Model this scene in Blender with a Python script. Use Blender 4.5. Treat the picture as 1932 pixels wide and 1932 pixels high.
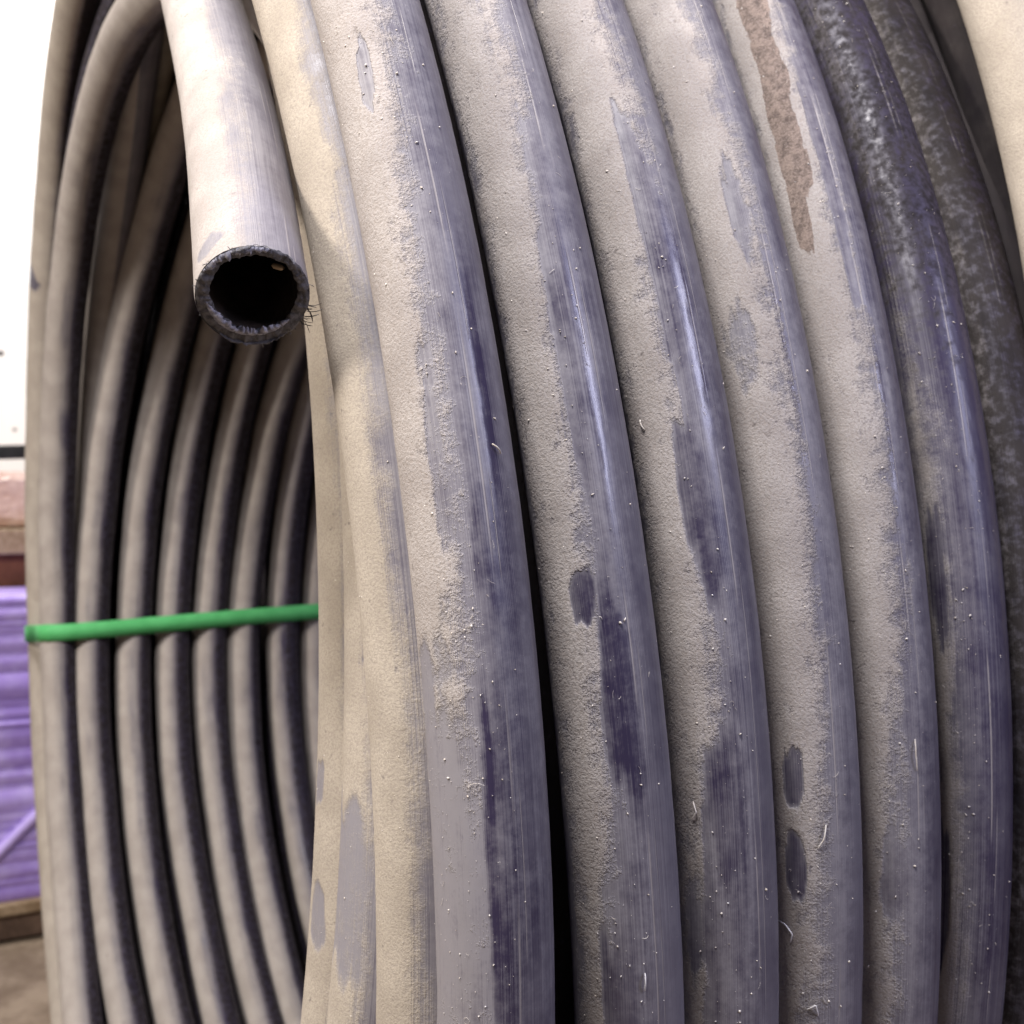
import bpy, math, random
import numpy as np

random.seed(7); rng = np.random.RandomState(7)
S = bpy.context.scene
for o in list(bpy.data.objects): bpy.data.objects.remove(o)

# ------------------------------------------------------------------ camera
D = 0.04                      # pipe diameter in metres; the coil is laid out in pipe diameters
H = 0.736                     # height of the coil's centre above the floor
YAW = 0.5785
CAM = np.array([-5.90, -26.385, 3.34])
cd = bpy.data.cameras.new('camera'); cam = bpy.data.objects.new('camera', cd)
S.collection.objects.link(cam); S.camera = cam
cam.location = (CAM[0]*D, CAM[1]*D, CAM[2]*D + H)
cam.rotation_euler = (math.radians(90.0), 0, -YAW)
cd.sensor_width = 36; cd.sensor_fit = 'HORIZONTAL'; cd.lens = 36*2513.85/1932
cd.clip_start = 0.02; cd.clip_end = 60
cd.dof.use_dof = True; cd.dof.focus_distance = 11.6*D; cd.dof.aperture_fstop = 19

# ------------------------------------------------------------------ world and lamps
w = bpy.data.worlds.new('World'); S.world = w; w.use_nodes = True
bg = w.node_tree.nodes['Background']; bg.inputs[0].default_value = (0.80, 0.86, 1.0, 1); bg.inputs[1].default_value = 0.055

def area(name, loc, target, sx, sy, power, col):
    l = bpy.data.lights.new(name, 'AREA'); l.shape = 'RECTANGLE'; l.size = sx; l.size_y = sy
    l.energy = power; l.color = col
    o = bpy.data.objects.new(name, l); S.collection.objects.link(o); o.location = loc
    v = np.array(target, float) - np.array(loc, float)
    from mathutils import Vector
    o.rotation_euler = Vector(v).to_track_quat('-Z', 'Y').to_euler()
    return o
# warm light from the open side of the shed, at the left
area('doorway_light', (-1.78, -0.34, 1.90), (0.0, -0.35, 0.85), 0.28, 0.28, 44, (1.0, 0.91, 0.80))
# lamp under the roof, ahead of the coil and to its left
area('ceiling_lamp', (-0.46, -0.86, 2.12), (0.05, -0.45, 0.85), 0.40, 0.4, 37, (1.0, 0.96, 0.935))
# cool window light from the front right
area('window_light', (1.05, -2.75, 2.15), (0.1, -0.6, 0.85), 0.55, 1.2, 36, (0.72, 0.73, 1.0))
# added fill light, no visible source, whitens the back wall
area('wall_lamp', (0.3, 1.5, 2.9), (0.75, 2.5, 1.2), 0.8, 0.5, 70, (1.0, 0.97, 0.93))

S.view_settings.view_transform = 'Standard'; S.view_settings.look = 'None'
S.view_settings.exposure = 0.0; S.view_settings.gamma = 1.0
S.cycles.use_denoising = True
S.cycles.max_bounces = 5; S.cycles.adaptive_threshold = 0.02

# ------------------------------------------------------------------ helpers
def new_mesh(name, V, F, mat=None, smooth=True, parent=None):
    me = bpy.data.meshes.new(name)
    V = np.asarray(V, np.float32)
    if isinstance(F, np.ndarray) and F.ndim == 2:
        n, k = F.shape
        me.vertices.add(len(V)); me.vertices.foreach_set('co', V.ravel())
        me.loops.add(n*k); me.loops.foreach_set('vertex_index', F.astype(np.int32).ravel())
        me.polygons.add(n); me.polygons.foreach_set('loop_start', np.arange(0, n*k, k, dtype=np.int32))
        me.update(calc_edges=True); me.validate()
    else:
        me.from_pydata([tuple(map(float, v)) for v in V], [], [tuple(f) for f in F]); me.update()
    if smooth: me.polygons.foreach_set('use_smooth', np.ones(len(me.polygons), bool))
    o = bpy.data.objects.new(name, me); S.collection.objects.link(o)
    if mat: me.materials.append(mat)
    if parent: o.parent = parent
    return o

def empty(name, loc=(0, 0, 0)):
    o = bpy.data.objects.new(name, None); S.collection.objects.link(o); o.location = loc
    o.empty_display_size = 0.05
    return o

def tag(o, label, cat, group=None):
    o['label'] = label; o['category'] = cat
    if group: o['group'] = group
    return o

def attr(o, name, vals):
    a = o.data.attributes.new(name, 'FLOAT', 'POINT'); a.data.foreach_set('value', np.asarray(vals, np.float32).ravel())

_tab = rng.rand(512, 512).astype(np.float32)
def vnoise(x, y, seed=0):
    x = np.asarray(x) + seed*37.17; y = np.asarray(y) + seed*91.73
    xi = np.floor(x).astype(int); yi = np.floor(y).astype(int); fx = x - xi; fy = y - yi
    fx = fx*fx*(3-2*fx); fy = fy*fy*(3-2*fy)
    g = lambda a, b: _tab[a % 512, b % 512]
    return (g(xi, yi)*(1-fx)+g(xi+1, yi)*fx)*(1-fy)+(g(xi, yi+1)*(1-fx)+g(xi+1, yi+1)*fx)*fy
def fbm(x, y, seed=0, oct=4, gain=.55):
    s = 0; a = 1; t = 0
    for k in range(oct):
        s = s + a*vnoise(x*2**k, y*2**k, seed+k*5); t += a; a *= gain
    return s/t*2-1
def sstep(a, b, x):
    t = np.clip((x-a)/(b-a), 0, 1); return t*t*(3-2*t)

# ------------------------------------------------------------------ materials
class NT:
    def __init__(s, name):
        s.m = bpy.data.materials.new(name); s.m.use_nodes = True
        s.t = s.m.node_tree; s.b = s.t.nodes['Principled BSDF']
    def n(s, typ, **kw):
        nd = s.t.nodes.new(typ)
        for k, v in kw.items(): setattr(nd, k, v)
        return nd
    def link(s, a, b): s.t.links.new(a, b)
    def put(s, sock, v):
        if isinstance(v, bpy.types.NodeSocket): s.link(v, sock)
        else: sock.default_value = v
    def math(s, op, a, b=0.0, c=0.0, clamp=False):
        nd = s.n('ShaderNodeMath', operation=op, use_clamp=clamp)
        for i, v in enumerate((a, b, c)): s.put(nd.inputs[i], v)
        return nd.outputs[0]
    def mix(s, f, a, b):
        nd = s.n('ShaderNodeMix', data_type='RGBA')
        s.put(nd.inputs[0], f); s.put(nd.inputs[6], a); s.put(nd.inputs[7], b)
        return nd.outputs[2]
    def rng(s, v, a, b, c=0.0, d=1.0, smooth=True):
        nd = s.n('ShaderNodeMapRange'); nd.interpolation_type = 'SMOOTHSTEP' if smooth else 'LINEAR'
        for i, x in enumerate((v, a, b, c, d)): s.put(nd.inputs[i], x)
        return nd.outputs[0]
    def noise(s, vec, scale, detail=3.0, rough=.55, dim='3D'):
        nd = s.n('ShaderNodeTexNoise', noise_dimensions=dim)
        if vec is not None: s.link(vec, nd.inputs['Vector'])
        nd.inputs['Scale'].default_value = scale; nd.inputs['Detail'].default_value = detail
        nd.inputs['Roughness'].default_value = rough
        return nd.outputs[0]
    def attr(s, name):
        return s.n('ShaderNodeAttribute', attribute_name=name).outputs['Fac']
    def obj(s): return s.n('ShaderNodeTexCoord').outputs['Object']
    def uv(s, sx, sy):
        u = s.n('ShaderNodeUVMap'); u.uv_map = 'pipe'
        mp = s.n('ShaderNodeMapping'); s.link(u.outputs[0], mp.inputs[0]); mp.inputs['Scale'].default_value = (sx, sy, 1)
        return mp.outputs[0]

def C(*c): return (*c, 1.0)

def pipe_material():
    t = NT('dusty_black_pipe')
    ob = t.obj()
    n_big = t.noise(ob, 45, 1); n_mid = t.noise(ob, 230, 2, .65); n_fin = t.noise(ob, 1000, 2, .7)
    streak = t.noise(t.uv(7, 100), 1.0, 2, .6, '2D')
    streak2 = t.noise(t.uv(20, 300), 1.0, 0, .5, '2D')
    dust, film, stain, la = t.attr('dust'), t.attr('film'), t.attr('stain'), t.attr('la')
    rough_k = t.math('SUBTRACT', 1.0, t.attr('smooth'))
    d = t.math('ADD', dust, t.math('MULTIPLY', t.math('MULTIPLY', t.math('SUBTRACT', n_mid, .5), 3.4), rough_k))
    d = t.math('ADD', d, t.math('MULTIPLY', t.math('MULTIPLY', t.math('SUBTRACT', n_fin, .5), 2.4), rough_k))
    d = t.math('ADD', d, t.math('MULTIPLY', t.math('MULTIPLY', t.math('SUBTRACT', t.noise(ob, 95, 1, .5), .56), 2.6), rough_k))
    d = t.math('ADD', d, t.math('MULTIPLY', t.math('SUBTRACT', streak, .5), 1.8))
    Dm = t.rng(d, -1.0, 1.15)
    # thin film of fine dust over bare plastic
    fl = t.math('ADD', t.math('ADD', film, t.rng(d, -3.4, .4, 0, .55, False)), t.math('MULTIPLY', t.math('SUBTRACT', streak, .5), .9))
    fl = t.math('ADD', fl, t.math('MULTIPLY', t.math('SUBTRACT', n_mid, .5), .35))
    fl = t.math('ADD', fl, t.math('MULTIPLY', t.math('SUBTRACT', n_big, .5), .5))
    fl = t.math('SUBTRACT', fl, t.math('MULTIPLY', t.attr('polish'), .35), clamp=True)
    # drawn-out scuff lines running along the pipe
    wob = t.math('MULTIPLY', t.math('SUBTRACT', t.noise(t.uv(9, 0), 1.0, 0, .5, '2D'), .5), 5.0)
    def line(off, wid, gate_scale):
        x = t.math('ABSOLUTE', t.math('ADD', t.math('ADD', la, off), wob))
        g = t.rng(t.noise(t.uv(gate_scale, off), 1.0, 0, .5, '2D'), .46, .60)
        return t.math('MULTIPLY', t.rng(x, wid, wid*.3), g)
    l1 = line(0.0, 1.5, 13); l2 = line(8.0, .8, 21)
    lines = t.math('MAXIMUM', l1, l2)
    bare = t.mix(fl, C(.037, .029, .064), C(.243, .230, .258))
    bare = t.mix(t.math('MULTIPLY', lines, .7), bare, C(.36, .33, .33))
    warm = t.attr('warm')
    dc = t.mix(t.rng(n_big, .3, .7), C(.345, .315, .308), C(.425, .392, .382))
    dc = t.mix(warm, dc, t.mix(t.rng(n_big, .3, .7), C(.385, .340, .288), C(.460, .410, .350)))
    dc = t.mix(t.rng(n_fin, .62, .34, 0, .55), dc, C(.30, .258, .235))
    dc = t.mix(t.rng(n_mid, .34, .22, 0, .8), dc, C(.20, .175, .165))
    col = t.mix(Dm, bare, dc)
    col = t.mix(t.math('MULTIPLY', t.rng(t.math('ADD', stain, t.math('MULTIPLY', t.math('SUBTRACT', n_mid, .5), 1.0)), .4, .6), .85), col,
                t.mix(t.rng(t.math('ADD', t.math('MULTIPLY', n_fin, .5), t.math('MULTIPLY', n_mid, .5)), .38, .62), C(.10, .072, .062), C(.27, .205, .175)))
    gr = t.rng(t.math('ADD', t.attr('grime'), t.math('MULTIPLY', t.math('SUBTRACT', n_mid, .5), 1.2)), .15, .85)  # shade painted into the base colour: valleys, covered turns, right-hand turns
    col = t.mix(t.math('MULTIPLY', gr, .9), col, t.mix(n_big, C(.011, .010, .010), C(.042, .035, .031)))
    t.link(col, t.b.inputs['Base Color'])
    ro = t.math('ADD', t.math('MULTIPLY', Dm, .50), t.math('ADD', t.math('MULTIPLY', fl, .15), .36))
    ro = t.math('ADD', ro, t.math('MULTIPLY', t.math('SUBTRACT', streak2, .5), .10), clamp=True)
    pf = t.math('MULTIPLY', t.attr('polish'), t.math('SUBTRACT', 1.0, Dm))
    ro = t.math('ADD', t.math('MULTIPLY', ro, t.math('SUBTRACT', 1.0, pf)), t.math('MULTIPLY', pf, t.math('ADD', .16, t.math('MULTIPLY', streak2, .10))))
    ro = t.math('ADD', ro, t.math('MULTIPLY', gr, .3), clamp=True)
    t.link(ro, t.b.inputs['Roughness'])
    t.link(t.math('MULTIPLY', t.math('SUBTRACT', .55, t.math('MULTIPLY', Dm, .45)), t.math('SUBTRACT', 1.0, t.math('MULTIPLY', gr, .85))), t.b.inputs['Specular IOR Level'])
    h = t.math('MULTIPLY', Dm, t.math('ADD', .35, t.math('MULTIPLY', n_fin, .9)))
    h = t.math('ADD', h, t.math('MULTIPLY', n_mid, t.math('MULTIPLY', Dm, .5)))
    h = t.math('ADD', h, t.math('MULTIPLY', t.math('MAXIMUM', l2, l1), -.35))
    h = t.math('ADD', h, t.math('MULTIPLY', streak2, .010))
    bp = t.n('ShaderNodeBump'); bp.inputs['Strength'].default_value = .7; bp.inputs['Distance'].default_value = .0006
    t.link(t.math('MULTIPLY', h, t.math('ADD', .25, t.math('MULTIPLY', rough_k, .75))), bp.inputs['Height']); t.link(bp.outputs[0], t.b.inputs['Normal'])
    return t.m

def simple(name, c1, c2, scale=30, rough=.7, bump=.3, dist=.001, spec=.4, detail=4, lo=.35, hi=.65):
    t = NT(name); ob = t.obj(); n1 = t.noise(ob, scale, detail); n2 = t.noise(ob, scale*9, 3)
    t.link(t.mix(t.rng(t.math('ADD', t.math('MULTIPLY', n1, .7), t.math('MULTIPLY', n2, .3)), lo, hi), C(*c1), C(*c2)), t.b.inputs['Base Color'])
    t.b.inputs['Roughness'].default_value = rough; t.b.inputs['Specular IOR Level'].default_value = spec
    bp = t.n('ShaderNodeBump'); bp.inputs['Strength'].default_value = bump; bp.inputs['Distance'].default_value = dist
    t.link(t.math('ADD', n1, t.math('MULTIPLY', n2, .5)), bp.inputs['Height']); t.link(bp.outputs[0], t.b.inputs['Normal'])
    return t.m

M_pipe = pipe_material()
M_cut = simple('cut_polyethylene', (.05, .048, .056), (.15, .145, .165), 420, .45, .7, .0006, .5)
M_white_cut = simple('stress_whitened_polyethylene', (.13, .13, .175), (.46, .46, .55), 500, .4, .6, .0005, .5)
M_bore = simple('pipe_bore', (.03, .026, .025), (.085, .062, .05), 90, .45, .3, .0006, .3)
M_strap = simple('green_strap', (.085, .42, .14), (.11, .49, .175), 60, .6, .05, .0003, .25)
M_lint = simple('lint', (.50, .44, .38), (.75, .71, .68), 300, .9, 0, .001, .2)
M_white = simple('white_shaving', (.72, .70, .72), (.9, .88, .88), 300, .5, 0, .001, .4)
M_floor = simple('dusty_floor', (.17, .125, .09), (.30, .235, .175), 9, .9, .5, .004, .2)
M_wood = simple('pallet_wood', (.22, .15, .09), (.42, .32, .22), 14, .8, .5, .002, .2)
M_darkwood = simple('dark_wood', (.07, .045, .035), (.15, .10, .075), 14, .8, .5, .002, .2)
M_redwood = simple('red_brown_board', (.11, .045, .025), (.20, .085, .045), 10, .7, .3, .002, .2)
M_purple = simple('purple_film', (.34, .23, .68), (.54, .43, .86), 5, .38, .25, .004, .5)
M_black = simple('black_bar', (.008, .008, .009), (.02, .019, .02), 40, .45, .1, .001, .5)
M_card = simple('wrapped_cardboard', (.50, .32, .26), (.68, .50, .45), 8, .2, .8, .01, .8)

def wall_material():
    t = NT('whitewashed_wall'); ob = t.obj(); n = t.noise(ob, 5, 4)
    vo = t.n('ShaderNodeTexVoronoi'); t.link(ob, vo.inputs['Vector']); vo.inputs['Scale'].default_value = 15
    sp = t.math('MULTIPLY', t.rng(vo.outputs['Distance'], .16, .08), t.rng(t.noise(ob, 14, 1), .40, .50))
    c = t.mix(n, C(.78, .765, .75), C(.86, .85, .835)); c = t.mix(sp, c, C(.06, .05, .05))
    t.link(c, t.b.inputs['Base Color']); t.b.inputs['Roughness'].default_value = .85
    bp = t.n('ShaderNodeBump'); bp.inputs['Strength'].default_value = .3; bp.inputs['Distance'].default_value = .004
    t.link(n, bp.inputs['Height']); t.link(bp.outputs[0], t.b.inputs['Normal'])
    return t.m
M_wall = wall_material()

# ------------------------------------------------------------------ setting
def grid_plane(name, mat, fn, nu, nv):
    u, v = np.meshgrid(np.linspace(0, 1, nu), np.linspace(0, 1, nv), indexing='ij')
    V = fn(u.ravel(), v.ravel()); i = np.arange((nu-1)*(nv-1)); a = (i//(nv-1))*nv + i % (nv-1)
    o = new_mesh(name, V, np.stack([a, a+nv, a+nv+1, a+1], 1), mat); o['kind'] = 'structure'; return o
grid_plane('floor', M_floor, lambda u, v: np.stack([-6+12*u, -6+8.6*v, .004*fbm(u*40, v*40, 3)-.003], 1), 120, 90)
grid_plane('wall', M_wall, lambda u, v: np.stack([-6+12*u, 2.55+.006*fbm(u*20, v*8, 9), 3.2*v-.02], 1), 100, 40)

# ------------------------------------------------------------------ coil of pipe
E = 1.056                     # the coil is very slightly taller than wide
def ring_frame(th, p):
    R, xn, xf, tzn, qn, tzf, qf = p
    s = (1-np.cos(th))/2; wv = s*s*(3-2*s); sn = np.sin(th)
    x = (1-wv)*(xn+tzn*R*sn+qn*R*sn**2) + wv*(xf+tzf*R*sn+qf*R*sn**2)
    c = np.stack([x, -R*np.cos(th), R*E*sn], -1)
    nr = np.stack([0*th, -np.cos(th)*E, sn], -1); nr /= np.linalg.norm(nr, axis=-1, keepdims=True)
    return c, nr
XL = np.array([-1.0, 0, 0])

def alphas(dense):
    if dense: return np.radians(np.r_[np.linspace(-120, -52, 9)[:-1], np.linspace(-52, 142, 76), np.linspace(142, 240, 10)[1:]])
    return np.radians(np.linspace(-120, 240, 41))
def thetas(kind):
    if kind == 'near': a = [np.linspace(-90, -9, 22)[:-1], np.linspace(-9, 40, 620), np.linspace(40, 270, 60)[1:]]
    elif kind == 'far': a = [np.linspace(-90, 60, 40)[:-1], np.linspace(60, 255, 300), np.linspace(255, 270, 4)[1:]]
    else: a = [np.linspace(-90, 270, 160)]
    return np.radians(np.concatenate(a))

def dust_field(th, al, R, spec, seed):
    """dust settled on the upper side while the coil lay flat, plus hand rubs; degrees of angle"""
    t, a = np.degrees(th), np.degrees(al); s = np.radians(t)*R
    lo, hi = spec.get('lo', 38), spec.get('hi', 196)
    n1 = fbm(s*.55, a/38, seed); n2 = fbm(s*1.7, a/16, seed+20)
    lo = lo+(spec.get('lo_top', lo)-lo)*sstep(17, 26, t)
    f = np.minimum((a-lo+16*n1+10*n2)/13, (hi-a+8*n1)/spec.get('soft', 14))
    f = np.clip(f, -3.2, 2.2)
    f = f + spec.get('gain', 0.0) + np.minimum(0, 1.5*fbm(s*.8, a/30, seed+40)+.25)*spec.get('wear', 1.0)
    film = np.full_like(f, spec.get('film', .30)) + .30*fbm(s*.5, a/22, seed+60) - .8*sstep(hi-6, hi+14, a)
    stain = np.zeros_like(f)
    for (pt, pa, ht, ha, amt, fl) in spec.get('rubs', []):
        dn = .30*fbm(s*2.2, a/14, seed+80)
        wt = t+.7*ht*fbm(s*1.5/ht, a/ha*1.0, seed+84, 3); wa = a+.7*ha*fbm(s*1.3/ht+5, a/ha*1.0+3, seed+87, 3)
        r = (np.abs((wt-pt)/ht)**2.3+np.abs((wa-pa)/ha)**2.3)**(1/2.3)+dn
        m = sstep(1.22, .80, r); f = f*(1-m) + m*(-amt); film = film*(1-m)+m*(fl+.4*fbm(s*1.6, a/9, seed+95))
    for (pt, pa, ht, ha) in spec.get('stains', []):
        r = np.hypot((t-pt)/ht, (a-pa)/ha)+.5*fbm(s*2.5, a/12, seed+90); stain = np.maximum(stain, sstep(1.3, .7, r))
    for (t0, t1, g, fl) in spec.get('ramps', []):
        m = sstep(t0, t1, t); f = f + g*m; film = film + fl*m
    polish = np.zeros_like(f); grime = np.full_like(f, spec.get('grime', 0.0)) + spec.get('valley', .85)*sstep(hi-2, hi+16, a)  # near-black shade painted into the valleys between turns
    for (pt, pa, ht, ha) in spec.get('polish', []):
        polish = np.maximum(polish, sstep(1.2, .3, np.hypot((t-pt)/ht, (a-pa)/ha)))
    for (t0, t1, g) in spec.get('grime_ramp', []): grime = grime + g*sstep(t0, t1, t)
    return f, film, stain, polish, grime

def sweep(name, cen, nr, th_s, al, parent, spec, seed, R, radius=.5, ring_th=None):
    """a pipe along cen (in pipe diameters) with its dust stored on the surface"""
    n, k = len(cen), len(al)
    lft = np.broadcast_to(XL, nr.shape)
    T = np.gradient(cen, axis=0); T /= np.linalg.norm(T, axis=1, keepdims=True)
    lft = lft-(lft*T).sum(1, keepdims=True)*T; lft /= np.linalg.norm(lft, axis=1, keepdims=True)
    nrr = nr-(nr*T).sum(1, keepdims=True)*T-(nr*lft).sum(1, keepdims=True)*lft; nrr /= np.linalg.norm(nrr, axis=1, keepdims=True)
    rad = radius*(1+.006*fbm(np.arange(n)*.02, np.zeros(n), seed+3))
    if np.ndim(radius): rad = radius
    nor = np.cos(al)[None, :, None]*nrr[:, None]+np.sin(al)[None, :, None]*lft[:, None]
    A2 = np.broadcast_to(al[None], (n, k)); T2 = np.broadcast_to(ring_th[:, None], (n, k))
    f, film, stain, polish, grime = dust_field(T2, A2, R, spec, seed)
    r2 = rad[:, None]+.0035*np.clip(f, -1, 1)*(1+.8*fbm(T2*R*5, np.degrees(A2)/5, seed+7))
    V = (cen[:, None]+nor*r2[..., None])*D
    V = V.reshape(-1, 3)
    i = np.arange((n-1)*(k-1)); a = (i//(k-1))*k+i % (k-1)
    F = np.stack([a, a+k, a+k+1, a+1], 1)
    o = new_mesh(name, V, F, M_pipe, True, parent)
    attr(o, 'dust', f); attr(o, 'film', film); attr(o, 'stain', stain); attr(o, 'polish', polish); attr(o, 'grime', grime)
    attr(o, 'warm', np.full(f.size, spec.get('warm', 0.0)))
    attr(o, 'smooth', np.full(f.size, spec.get('smooth', 0.0)))
    attr(o, 'la', np.degrees(A2)-spec.get('line', 8.0))
    uv = np.stack([th_s[:, None]*D+np.zeros((n, k))+seed*3.7, np.degrees(A2)/100.0], -1).reshape(-1, 2)
    lay = o.data.uv_layers.new(name='pipe')
    li = np.empty(len(o.data.loops), np.int32); o.data.loops.foreach_get('vertex_index', li)
    lay.data.foreach_set('uv', uv[li].astype(np.float32).ravel())
    return o

def turn(parent, p, kind, spec, seed, centre=(0, 0, 0), label=None):
    th = thetas(kind); c, nr = ring_frame(th, p)
    if kind != 'near':
        wob = .09*fbm(th*2.3+seed, th*0, seed+1)
        c = c + nr*wob[:, None]*.6 + np.array([1, 0, 0])*wob[:, None]
    c = c+np.array(centre)
    o = sweep('pipe_turn', c, nr, th*p[0], alphas(kind == 'near'), parent, spec, seed, p[0], ring_th=th)
    if label: o['label'] = label
    return o

coil = empty('pipe_coil', (0, 0, H))
tag(coil, 'large coil of dusty black plastic pipe standing upright, cut end hanging at its left', 'pipe coil')

T_OUT = 3.6
outer = {
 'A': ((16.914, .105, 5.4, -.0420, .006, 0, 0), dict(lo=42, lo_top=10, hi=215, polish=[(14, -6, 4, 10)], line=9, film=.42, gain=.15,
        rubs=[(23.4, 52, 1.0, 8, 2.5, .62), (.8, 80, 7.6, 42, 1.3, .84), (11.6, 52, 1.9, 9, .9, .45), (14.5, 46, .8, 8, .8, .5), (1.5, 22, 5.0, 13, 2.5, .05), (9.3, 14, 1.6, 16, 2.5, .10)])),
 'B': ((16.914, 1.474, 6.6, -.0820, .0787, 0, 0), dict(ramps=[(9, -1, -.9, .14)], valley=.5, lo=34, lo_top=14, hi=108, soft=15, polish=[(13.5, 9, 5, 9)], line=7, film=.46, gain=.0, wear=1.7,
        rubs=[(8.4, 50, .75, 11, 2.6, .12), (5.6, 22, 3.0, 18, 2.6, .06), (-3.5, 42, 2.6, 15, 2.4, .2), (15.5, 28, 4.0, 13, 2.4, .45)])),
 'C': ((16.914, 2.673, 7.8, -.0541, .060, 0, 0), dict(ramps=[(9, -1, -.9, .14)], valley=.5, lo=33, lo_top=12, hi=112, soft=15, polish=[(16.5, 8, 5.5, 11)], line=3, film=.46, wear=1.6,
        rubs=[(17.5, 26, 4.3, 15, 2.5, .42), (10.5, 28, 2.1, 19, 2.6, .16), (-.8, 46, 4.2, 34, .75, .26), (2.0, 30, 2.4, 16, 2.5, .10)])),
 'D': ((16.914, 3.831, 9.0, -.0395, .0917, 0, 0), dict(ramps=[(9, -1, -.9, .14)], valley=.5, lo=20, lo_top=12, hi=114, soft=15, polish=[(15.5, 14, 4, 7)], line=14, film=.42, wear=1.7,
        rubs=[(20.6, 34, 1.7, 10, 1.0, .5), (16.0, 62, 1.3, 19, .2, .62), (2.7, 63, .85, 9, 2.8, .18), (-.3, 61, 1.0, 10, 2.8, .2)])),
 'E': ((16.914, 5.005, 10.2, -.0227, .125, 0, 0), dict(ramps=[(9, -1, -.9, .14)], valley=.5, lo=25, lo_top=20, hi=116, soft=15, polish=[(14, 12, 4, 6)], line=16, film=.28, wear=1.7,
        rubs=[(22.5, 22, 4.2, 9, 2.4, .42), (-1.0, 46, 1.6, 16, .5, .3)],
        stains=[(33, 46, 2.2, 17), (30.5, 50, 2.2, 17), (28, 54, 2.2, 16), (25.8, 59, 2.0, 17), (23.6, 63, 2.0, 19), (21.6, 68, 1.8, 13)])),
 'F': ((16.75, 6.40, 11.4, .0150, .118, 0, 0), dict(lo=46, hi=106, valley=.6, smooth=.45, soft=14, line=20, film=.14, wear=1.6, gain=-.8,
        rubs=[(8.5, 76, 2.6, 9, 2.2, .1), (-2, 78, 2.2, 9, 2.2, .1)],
        ramps=[(11, 22, -1.6, -.30)], grime=.08, grime_ramp=[(12, 24, .50)])),  # top darkened in colour for the neighbouring coil's shade
 'G': ((16.72, 7.52, 12.6, .0150, .118, 0, 0), dict(lo=46, hi=104, smooth=.5, soft=14, line=20, film=.05, wear=1.2, gain=-.9, grime=.72)),  # whole turn darkened in colour to stand for shade
 'H': ((16.5, 8.62, 13.8, .0150, .118, 0, 0), dict(lo=62, hi=100, soft=12, line=20, film=-.10, wear=1.2, gain=-2.2, grime=1.1)),  # deepest painted shade, next to the other coil
}
turn_labels = {'A': 'foremost dusty turn with a smooth grey rubbed strip, left of the black gap',
 'E': 'turn with a long brown stain near the top', 'G': 'dark dirty turn in shadow at the right'}
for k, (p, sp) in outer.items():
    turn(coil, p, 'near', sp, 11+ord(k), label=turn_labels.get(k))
# turns seen on the near left face, one behind the other
face = [((15.95, .049, 5.3, -.027, -.025, 0, 0), dict(lo=46, smooth=.6, hi=230, warm=1.0, film=.4, wear=.4, gain=.4)),
        ((14.98, .157, 5.4, .060, .009, 0, 0), dict(lo=54, smooth=.6, hi=230, warm=1.0, film=.5, wear=.5, gain=.3, rubs=[(-1.2, 92, 3.2, 30, .7, .95)])),
        ((14.00, .352, 5.3, .055, .017, 0, 0), dict(lo=48, smooth=.6, hi=230, warm=1.0, film=.5, wear=.6, gain=.3, rubs=[(2.2, 94, .9, 17, .6, .95), (-3.1, 84, 1.2, 17, .6, .95)]))]
for i, (p, sp) in enumerate(face): turn(coil, p, 'near', sp, 201+i)
# turns under the outer layer, seen through the gaps, their shade painted into the colour
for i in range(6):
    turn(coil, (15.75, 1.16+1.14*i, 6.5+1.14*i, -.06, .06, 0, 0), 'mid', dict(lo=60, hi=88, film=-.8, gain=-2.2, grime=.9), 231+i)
# innermost layer, seen on the far side through the open middle
inner = [(12.80, 4.11, -.017, -.061), (12.65, 5.02, .023, .019), (12.65, 6.268, .033, .023), (12.65, 7.451, .028, .024),
         (12.65, 8.650, .034, .024), (12.65, 9.707, .052, .031), (12.65, 11.00, .024, .014), (12.65, 12.14, .032, .004), (12.65, 13.3, .032, .004)]
hi_in = [182, 176, 178, 166, 170, 184, 156, 172, 168]
for i, (R, x, tz, q) in enumerate(inner):
    turn(coil, (R, x-2.1, x, 0, .0, tz, q), 'far', dict(lo=45, hi=hi_in[i], soft=32, smooth=.92, warm=0.25, film=-.12, wear=.9, gain=-.15, valley=.6), 251+i)
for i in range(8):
    turn(coil, (13.55, 3.0+1.18*i, 5.35+1.18*i, 0, 0, .03, .02), 'far', dict(lo=60, hi=120, film=-.8, gain=-2.5, grime=.6), 271+i)  # second layer, gap shade put into its colour
# outer turns standing out on the far left edge
turn(coil, (15.0, .9, 4.287, 0, 0, -.027, -.058), 'far', dict(lo=30, hi=172, smooth=.7, warm=0.8, film=.2, wear=.6, gain=.4, rubs=[(141, 95, 1.4, 40, 2, .15)]), 291)

turn(coil, (14.0, 2.2, 4.55, 0, 0, -.02, -.06), 'far', dict(lo=60, hi=120, film=-.8, gain=-2.5, grime=.6), 293)  # this turn and the next fill openings, coloured dark as shade
turn(coil, (15.9, 3.2, 5.30, 0, 0, -.02, -.05), 'far', dict(lo=60, hi=120, film=-.8, gain=-2.5, grime=.6), 294)

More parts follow.
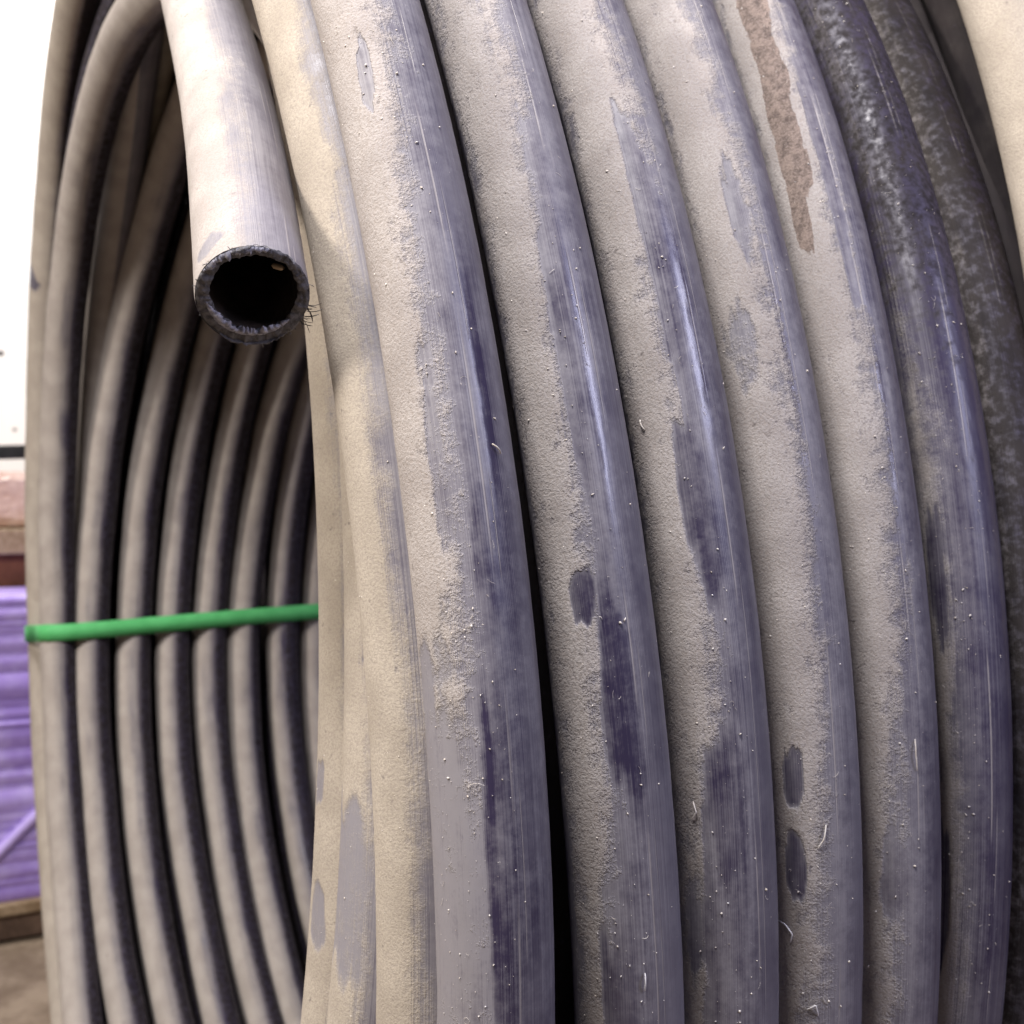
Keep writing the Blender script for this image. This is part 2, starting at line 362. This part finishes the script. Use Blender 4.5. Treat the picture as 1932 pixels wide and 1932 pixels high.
# ------------------------------------------------------------------ the free cut end
def spline(P, n):
    P = np.array(P, float); d = np.r_[0, np.cumsum(np.linalg.norm(np.diff(P, axis=0), axis=1))]
    m = len(P); out = []
    # natural cubic spline
    h = np.diff(d); A = np.zeros((m, m)); B = np.zeros((m, 3)); A[0, 0] = A[-1, -1] = 1
    for i in range(1, m-1):
        A[i, i-1] = h[i-1]; A[i, i] = 2*(h[i-1]+h[i]); A[i, i+1] = h[i]
        B[i] = 6*((P[i+1]-P[i])/h[i]-(P[i]-P[i-1])/h[i-1])
    Mv = np.linalg.solve(A, B); u = np.linspace(0, d[-1], n)
    i = np.clip(np.searchsorted(d, u)-1, 0, m-2); a = (d[i+1]-u)/h[i]; b = 1-a
    return a[:, None]*P[i]+b[:, None]*P[i+1]+((a**3-a)[:, None]*Mv[i]+(b**3-b)[:, None]*Mv[i+1])*(h[i]**2)[:, None]/6
pts = []
for tdeg, R, x in ((190, 13.55, 5.3), (165, 13.5, 5.2), (140, 13.4, 4.75), (118, 13.3, 4.1), (97, 13.3, 3.0), (76, 13.3, 1.75), (59, 13.35, .85)):
    a = math.radians(tdeg); pts.append((x, -R*math.cos(a), R*E*math.sin(a)))
pts += [(.14, -9.79, 9.96), (-.67, -12.97, 7.37), (-1.41, -15.35, 5.24)]
cen = spline(pts, 1400)
arc = np.r_[0, np.cumsum(np.linalg.norm(np.diff(cen, axis=0), axis=1))]
keep = np.r_[np.where(arc < arc[-1]-13)[0][::8], np.where(arc >= arc[-1]-13)[0]]
cen = cen[keep]; arc = arc[keep]
ringt = (arc[-1]-arc)/17.0
nr0 = np.stack([0*arc, cen[:, 1], cen[:, 2]/E], 1); nr0 /= np.linalg.norm(nr0, axis=1, keepdims=True)
rad = np.full(len(arc), .5); rad[-3:] = (.4995, .498, .495)
fe = sweep('free_end', cen, nr0, arc, np.radians(np.linspace(-180, 180, 121)), coil,
           dict(lo=12, smooth=.5, hi=215, warm=0.1, film=.58, wear=1.5, gain=-.2, line=-25, rubs=[(.9, 62, .35, 22, .6, .6)]), 311, 17.0, radius=rad, ring_th=ringt)
fe['label'] = 'free end of the pipe hanging forward with a rough saw cut'
Te = cen[-1]-cen[-4]; Te /= np.linalg.norm(Te)
Le = XL-(XL@Te)*Te; Le /= np.linalg.norm(Le); Ne = np.cross(Le, Te); Ne *= np.sign(Ne@nr0[-1])
Pe = cen[-1]
def end_pt(ang, r, out): # ang measured from outward normal to the left, arrays
    return (Pe+(np.cos(ang)[:, None]*Ne+np.sin(ang)[:, None]*Le)*np.asarray(r)[:, None]+Te*np.asarray(out)[:, None])*D
na = 260; ang = np.linspace(0, 2*np.pi, na, endpoint=False); ca, sa = np.cos(ang), np.sin(ang)
def circ(k, seed, o=3): return fbm(ca*k+9, sa*k+9, seed, o)
# rough annular face
rows = []; prof = np.linspace(0, 1, 9)
wall = .120-.034*ca+.022*circ(2, 5)+.016*circ(9, 6)
for j, q in enumerate(prof):
    r = .497-q*wall+.006*circ(14, 7+j)*(0 < q)+.012*np.maximum(0, circ(11, 19))*(q < .3)
    out = .035*circ(2.5, 29)+.022*circ(6, 30)+.020*circ(18, 31+j)-.012*(q < .05)-.01*(q > .95)+.012*np.sin(q*np.pi)
    rows.append(end_pt(ang, r, out))
V = np.concatenate(rows); F = []
for j in range(len(prof)-1):
    for i in range(na): F.append((j*na+i, j*na+(i+1) % na, (j+1)*na+(i+1) % na, (j+1)*na+i))
rim = new_mesh('cut_rim', V, np.array(F), M_cut, True, fe)
# bore
rows = [end_pt(ang, .495-wall+.003, .035*circ(2.5, 29)-.02)]
for dpt in (.15, .5, 1.2, 2.2, 3.4): rows.append(end_pt(ang, .385+.012*circ(3, 50), 0*ang-dpt))
V = np.concatenate(rows); F = []
for j in range(len(rows)-1):
    for i in range(na): F.append((j*na+i, (j+1)*na+i, (j+1)*na+(i+1) % na, j*na+(i+1) % na))
V = np.concatenate([V, ((Pe-Te*3.45)*D)[None]]); last = (len(rows)-1)*na
F4 = [f for f in F]; F4 += [(last+i, len(V)-1, last+(i+1) % na) for i in range(na)]
new_mesh('bore', V, F4, M_bore, True, fe)
# ragged lip torn along the lower inside edge (angles away from Ne), and a smaller one at the top
def lip(a0, a1, rin, rout, h, seed, mat, teeth=60):
    n = 150; a = np.radians(np.linspace(a0, a1, n)); env = np.sin(np.linspace(0, np.pi, n))**.5
    rag = np.abs(fbm(np.arange(n)*.35, np.zeros(n), seed, 3)); rag2 = fbm(np.arange(n)*.12, np.ones(n), seed+3, 3)
    rws = []
    for q in np.linspace(0, 1, 5):
        r = rout+(rin-rout)*q*env*(.75+.6*rag2)*(1-.35*rag*q); o_ = h*env*np.sin(q*np.pi*.8)*(1+.7*rag2)+.012
        rws.append(end_pt(a, r, o_+.012*fbm(np.arange(n)*.5, np.full(n, q*4), seed+9)))
    V = np.concatenate(rws); F = [(j*n+i, j*n+i+1, (j+1)*n+i+1, (j+1)*n+i) for j in range(4) for i in range(n-1)]
    return new_mesh('torn_lip', V, np.array(F), mat, True, fe)
lip(112, 255, .285, .412, .045, 71, M_white_cut)
lip(-8, 76, .405, .494, .025, 75, M_white_cut)
lip(150, 235, .515, .47, .03, 79, M_cut)

def tubes(name, paths, r, mat, parent, sides=4):
    V = []; F = []
    for P, rr in zip(paths, r):
        P = np.asarray(P); n = len(P); T = np.gradient(P, axis=0); T /= np.linalg.norm(T, axis=1, keepdims=True)+1e-12
        up = np.array([.3, .5, .81]); a = np.cross(T, up); a /= np.linalg.norm(a, axis=1, keepdims=True)+1e-12; b = np.cross(T, a)
        base = len(V)
        for i in range(n):
            for s in range(sides):
                ph = 2*np.pi*s/sides; V.append(P[i]+(a[i]*math.cos(ph)+b[i]*math.sin(ph))*rr*(1 if 0 < i < n-1 else .5))
        for i in range(n-1):
            for s in range(sides): F.append((base+i*sides+s, base+i*sides+(s+1) % sides, base+(i+1)*sides+(s+1) % sides, base+(i+1)*sides+s))
    return new_mesh(name, np.array(V), np.array(F), mat, True, parent)
# burr hairs on the right of the cut, and crumbs of swarf round the rim
paths = []; rr = []
for k in range(24):
    a0 = math.radians(random.choice([random.gauss(-82, 16), random.gauss(-100, 10), random.uniform(0, 360)]))
    p0 = end_pt(np.array([a0]), [.49], [.0])[0]; d0 = (math.cos(a0)*Ne+math.sin(a0)*Le)+Te*random.uniform(-.2, .8)
    d0 = d0/np.linalg.norm(d0); side = np.cross(d0, Te)*random.uniform(-1.2, 1.2)+Ne*random.uniform(-.6, .6)
    ln = random.uniform(.03, .10)*(1.3 if abs(math.degrees(a0)+85) < 30 else .55)
    u = np.linspace(0, 1, 6)[:, None]; paths.append(p0+(d0*u+side*u*u*.7)*ln*D); rr.append(random.uniform(.00012, .00030))
tubes('bore_shred', [np.array([(Pe+(math.cos(-.55+.12*u)*Ne+math.sin(-.55+.12*u)*Le)*(.37-.09*u)-Te*(.03+.12*u))*D for u in np.linspace(0, 1, 6)])], [.0011], M_wood, fe, 5)
tubes('burr', paths, rr, M_cut, fe)['kind'] = 'stuff'

# ------------------------------------------------------------------ lint, crumbs and shavings lying on the near turns
def surf(p, tdeg, adeg, off=.5):
    th = np.radians(np.atleast_1d(tdeg)); c, nr = ring_frame(th, p); al = np.radians(np.atleast_1d(adeg))
    n = np.cos(al)[:, None]*nr+np.sin(al)[:, None]*XL
    t = np.stack([0*th, np.sin(th), np.cos(th)], -1)
    return (c+n*off)*D, n, t
near_p = [v[0] for v in outer.values()][:6]; face_p = [f[0] for f in face]
octa = np.array([[1, 0, 0], [-1, 0, 0], [0, 1, 0], [0, -1, 0], [0, 0, 1], [0, 0, -1]], float)
ofc = np.array([[0, 2, 4], [2, 1, 4], [1, 3, 4], [3, 0, 4], [2, 0, 5], [1, 2, 5], [3, 1, 5], [0, 3, 5]])
def crumbs(name, count, smin, smax, mat, arange, plist):
    V = []; F = []
    for k in range(count):
        p = plist[k % len(plist)]; P, n, t = surf(p, random.uniform(-6, 36), min(max(random.gauss(sum(arange)/2+12, (arange[1]-arange[0])/5), arange[0]), arange[1]), .502)
        s = smin*(smax/smin)**(random.random()**2.2)
        q = octa*s*np.array([random.uniform(.4, 1.6), random.uniform(.4, 1.2), random.uniform(.4, 1.0)])
        R_ = np.linalg.qr(rng.randn(3, 3))[0]; F.append(ofc+len(V)*6); V.append(q@R_+P)
    o = new_mesh(name, np.concatenate(V), np.concatenate(F), mat, False, coil); o['kind'] = 'stuff'; return o
crumbs('dust_crumbs', 2600, .00012, .0007, M_lint, (-40, 105), near_p)
crumbs('white_specks', 80, .00014, .00042, M_white, (-45, 80), near_p)
crumbs('face_grit', 500, .00012, .0005, M_lint, (20, 120), face_p+[near_p[0]])
paths = []; rr = []
for k in range(260):
    p = near_p[k % 6]; t0 = random.uniform(-6, 36); a0 = random.gauss(45, 30); a0 = min(max(a0, -40), 105)
    ln = random.uniform(.02, .09)*(2.2 if random.random() < .06 else 1); hd = random.uniform(0, 6.28); cv = random.gauss(0, 2.2)
    u = np.linspace(0, 1, 7); tt = t0+np.degrees(np.cumsum(np.cos(hd+cv*u))*ln/7/17); aa = a0+np.degrees(np.cumsum(np.sin(hd+cv*u))*ln/7/.5)
    P, _, _ = surf(p, tt, aa, .506+.0); paths.append(P+0); rr.append(random.uniform(.00004, .00009))
lint = tubes('lint_fibres', paths, rr, M_lint, coil, 3); lint['kind'] = 'stuff'
# a few larger white shavings that catch the eye
def shaving(p, t0, a0, dirs, r=.00032, lift=.02):
    t = [t0]; a = [a0]
    for dt, da in dirs: t.append(t[-1]+dt); a.append(a[-1]+da)
    tt = np.interp(np.linspace(0, len(t)-1, 14), range(len(t)), t); aa = np.interp(np.linspace(0, len(a)-1, 14), range(len(a)), a)
    P, n, _ = surf(p, tt, aa, .51); P = P+n*(lift*D*np.sin(np.linspace(0, np.pi, 14)))[:, None]
    return P
pD, pC, pB, pA, pE = (outer[k][0] for k in 'DCBAE')
sh = [shaving(pD, -2.0, 84, [(-.05, -10), (-.25, -8), (-.3, 3)]), shaving(pD, -4.6, 50, [(.1, -4), (.1, -5), (-.35, -3)]),
      shaving(pC, 2.2, 70, [(-.3, -4), (-.25, 6)]), shaving(pA, 12.3, -6, [(-.25, -10)]), shaving(pE, 3.3, 18, [(-.5, 1), (-.5, -2)]),
      shaving(pD, 1.1, 28, [(-.4, 3), (-.3, 6)]), shaving(pC, 13.6, 84, [(-.35, -4)]), shaving(pB, -2.0, 20, [(-.5, 1)])]
for P, m in zip(sh, (M_white, M_white, M_lint, M_lint, M_lint, M_lint, M_lint, M_white)):
    tubes('plastic_shaving', [P], [.00030], m, coil, 5)

# ------------------------------------------------------------------ green strap round the far side of the coil
def strap():
    z0 = .12; hw = .235; ri = 12.65-.53; ro = 16.0
    def loop(off):
        pts = [(3.58, 13.0), (3.60, 12.68), (3.74, 12.40), (4.11, 12.25), (5.0, ri), (6.3, ri), (7.5, ri), (8.7, ri), (9.8, ri), (11, ri), (12.3, ri), (13.4, ri), (13.95, ri+.5),
               (14.0, ro-.5), (13.6, ro), (8, ro+.05), (4.6, ro), (3.86, 15.5), (3.72, 14.8)]
        return np.array(pts)
    P = loop(0); Pc = np.concatenate([P[-2:], P, P[:3]])
    fine = []
    for i in range(1, len(Pc)-3):
        for u in np.linspace(0, 1, 8, endpoint=False):
            a, b, c, d_ = Pc[i-1], Pc[i], Pc[i+1], Pc[i+2]
            lin = b+(c-b)*u; cr = .5*((2*b)+(-a+c)*u+(2*a-5*b+4*c-d_)*u*u+(-a+3*b-3*c+d_)*u**3); fine.append(.6*lin+.4*cr)
    Q = np.array(fine); n = len(Q); ctr = Q.mean(0)
    T = np.roll(Q, -1, 0)-np.roll(Q, 1, 0); T /= np.linalg.norm(T, axis=1, keepdims=True)
    N = np.stack([T[:, 1], -T[:, 0]], 1); N *= np.sign(((Q-ctr)*N).sum(1))[:, None]
    rows = []
    tw = .03*fbm(np.arange(n)*.05, np.zeros(n), 4)
    for (dz, dn) in ((-hw, 0), (-hw, .03), (hw, .03), (hw, 0)):
        rows.append(np.stack([Q[:, 0]+N[:, 0]*dn, Q[:, 1]+N[:, 1]*dn, -.07+.0365*(Q[:, 0]-4.1)-.09*np.clip(Q[:, 1]-12.5, 0, 3)+dz+tw], 1)*D)
    V = np.concatenate(rows); F = []
    for j in range(4):
        for i in range(n): F.append((j*n+i, j*n+(i+1) % n, ((j+1) % 4)*n+(i+1) % n, ((j+1) % 4)*n+i))
    o = new_mesh('strap', V, np.array(F), M_strap, False); o.location = (0, 0, H)
    tag(o, 'flat green plastic strap tied across the inner turns of the pipe coil', 'strap')
strap()

# ------------------------------------------------------------------ neighbouring coil at the right
nb = empty('pipe_coil', (.0, 2.0*D, H+2.45*D))
tag(nb, 'second dusty pipe coil at the right, its pale edge filling the top right corner', 'pipe coil')
for i in range(6):
    for j in range(4):
        if 0 < j < 3 and i > 1: continue
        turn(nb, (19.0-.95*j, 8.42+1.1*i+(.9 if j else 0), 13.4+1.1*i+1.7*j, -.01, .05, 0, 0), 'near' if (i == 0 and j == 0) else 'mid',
             dict(lo=8, hi=230, warm=1.0, film=.4 if j == 0 else -.1, wear=.7, gain=.5 if j == 0 else -4, grime=0 if j == 0 else 1.0, line=20), 331+10*i+j)  # deeper layers coloured near black as if shaded

# ------------------------------------------------------------------ things behind, at the left
def box(name, x0, x1, y0, y1, z0, z1, mat, parent=None, bev=.004, rz=0.0, ry=0.0):
    import bmesh
    bm = bmesh.new(); bmesh.ops.create_cube(bm, size=1)
    cx, cy, cz = (x0+x1)/2, (y0+y1)/2, (z0+z1)/2
    for v in bm.verts: v.co = (v.co.x*(x1-x0), v.co.y*(y1-y0), v.co.z*(z1-z0))
    bmesh.ops.bevel(bm, geom=bm.edges[:], offset=bev, segments=2, affect='EDGES', profile=.5)
    me = bpy.data.meshes.new(name); bm.to_mesh(me); bm.free(); me.materials.append(mat)
    o = bpy.data.objects.new(name, me); S.collection.objects.link(o)
    o.location = (cx, cy, cz); o.rotation_euler = (0, ry, rz)
    if parent: o.parent = parent; o.location = (cx-parent.location.x, cy-parent.location.y, cz-parent.location.z)
    return o

pal = empty('wooden_pallet', (.25, 2.1, 0)); tag(pal, 'low wooden pallet on the floor under the purple bundle', 'pallet')
for y in (1.76, 2.05, 2.34): box('stringer', -.45, .95, y, y+.07, .003, .055, M_darkwood, pal)
for k in range(9): box('deck_board', -.44+.155*k, -.44+.155*k+.135, 1.745, 2.44, .0555, .079, M_wood, pal, .003)

pb = empty('purple_bundle', (.25, 2.1, .081)); tag(pb, 'bundle wrapped in creased purple plastic film on the pallet at the left edge', 'bundle')
def film_band(z0, z1, off, seed, tilt):
    n = 120; a = np.linspace(0, 2*np.pi, n, endpoint=False); ex = 2/9.
    cx = np.sign(np.cos(a))*np.abs(np.cos(a))**ex; cy = np.sign(np.sin(a))*np.abs(np.sin(a))**ex
    rows = []; m = 7
    for q in np.linspace(0, 1, m):
        b = off+.010*np.sin(np.pi*q)+.004*fbm(a*3, a*0+q*2, seed)
        rows.append(np.stack([(.60+b)*cx, (.325+b)*cy, z0+(z1-z0)*q+tilt*cx+.004*fbm(a*2.0, a*0, seed+3)], 1))
    V = np.concatenate(rows); F = np.array([(j*n+i, j*n+(i+1) % n, (j+1)*n+(i+1) % n, (j+1)*n+i) for j in range(m-1) for i in range(n)])
    return new_mesh('film_band', V, F, M_purple, True, pb)
z = .0; k = 0
while z < .60:
    hgt = random.choice([.010, .012, .016, .02, .028, .045]); film_band(z-.006, min(z+hgt, .625)+.004, random.uniform(-.004, .006), 400+k, random.uniform(-.006, .006)); z += hgt; k += 1
box('top_cover', -.35, .85, 1.78, 2.42, .30, .700, M_purple, pb, .02)
dg = [np.array([x, -.342+.004*math.sin(x*9), zz]) for x, zz in zip(np.linspace(-.32, .42, 20), np.linspace(-.30, .38, 20)+.0)]
dg = [p for p in dg if .02 < p[2] < .6]
fold = tubes('film_fold', [np.array(dg)], [.012], M_purple, pb, 8)

sh_ = empty('shelf', (.3, 2.3, 0)); tag(sh_, 'brown wooden shelf bench behind the purple bundle', 'shelf')
box('shelf_board', -.7, 1.3, 2.05, 2.52, .775, .832, M_wood, sh_, .004)
box('front_panel', -.68, 1.28, 2.09, 2.115, .003, .774, M_redwood, sh_, .004)
for x in (-.66, 1.2): box('leg', x, x+.06, 2.16, 2.5, .003, .774, M_redwood, sh_, .004)
pc = box('wrapped_parcel', -.35, .72, 2.09, 2.45, .834, .962, M_card, None, .02); 
pc.name = 'wrapped_parcel'; tag(pc, 'cardboard parcel in shiny clear wrap on the shelf under the black bar', 'parcel')
bar = box('black_bar', -.5, .515, 2.10, 2.14, .962, .994, M_black, None, .004, 0, math.radians(-3.0))
bar.location.z -= -.004; tag(bar, 'short black bar end lying on the wrapped parcel at the left edge', 'bar')
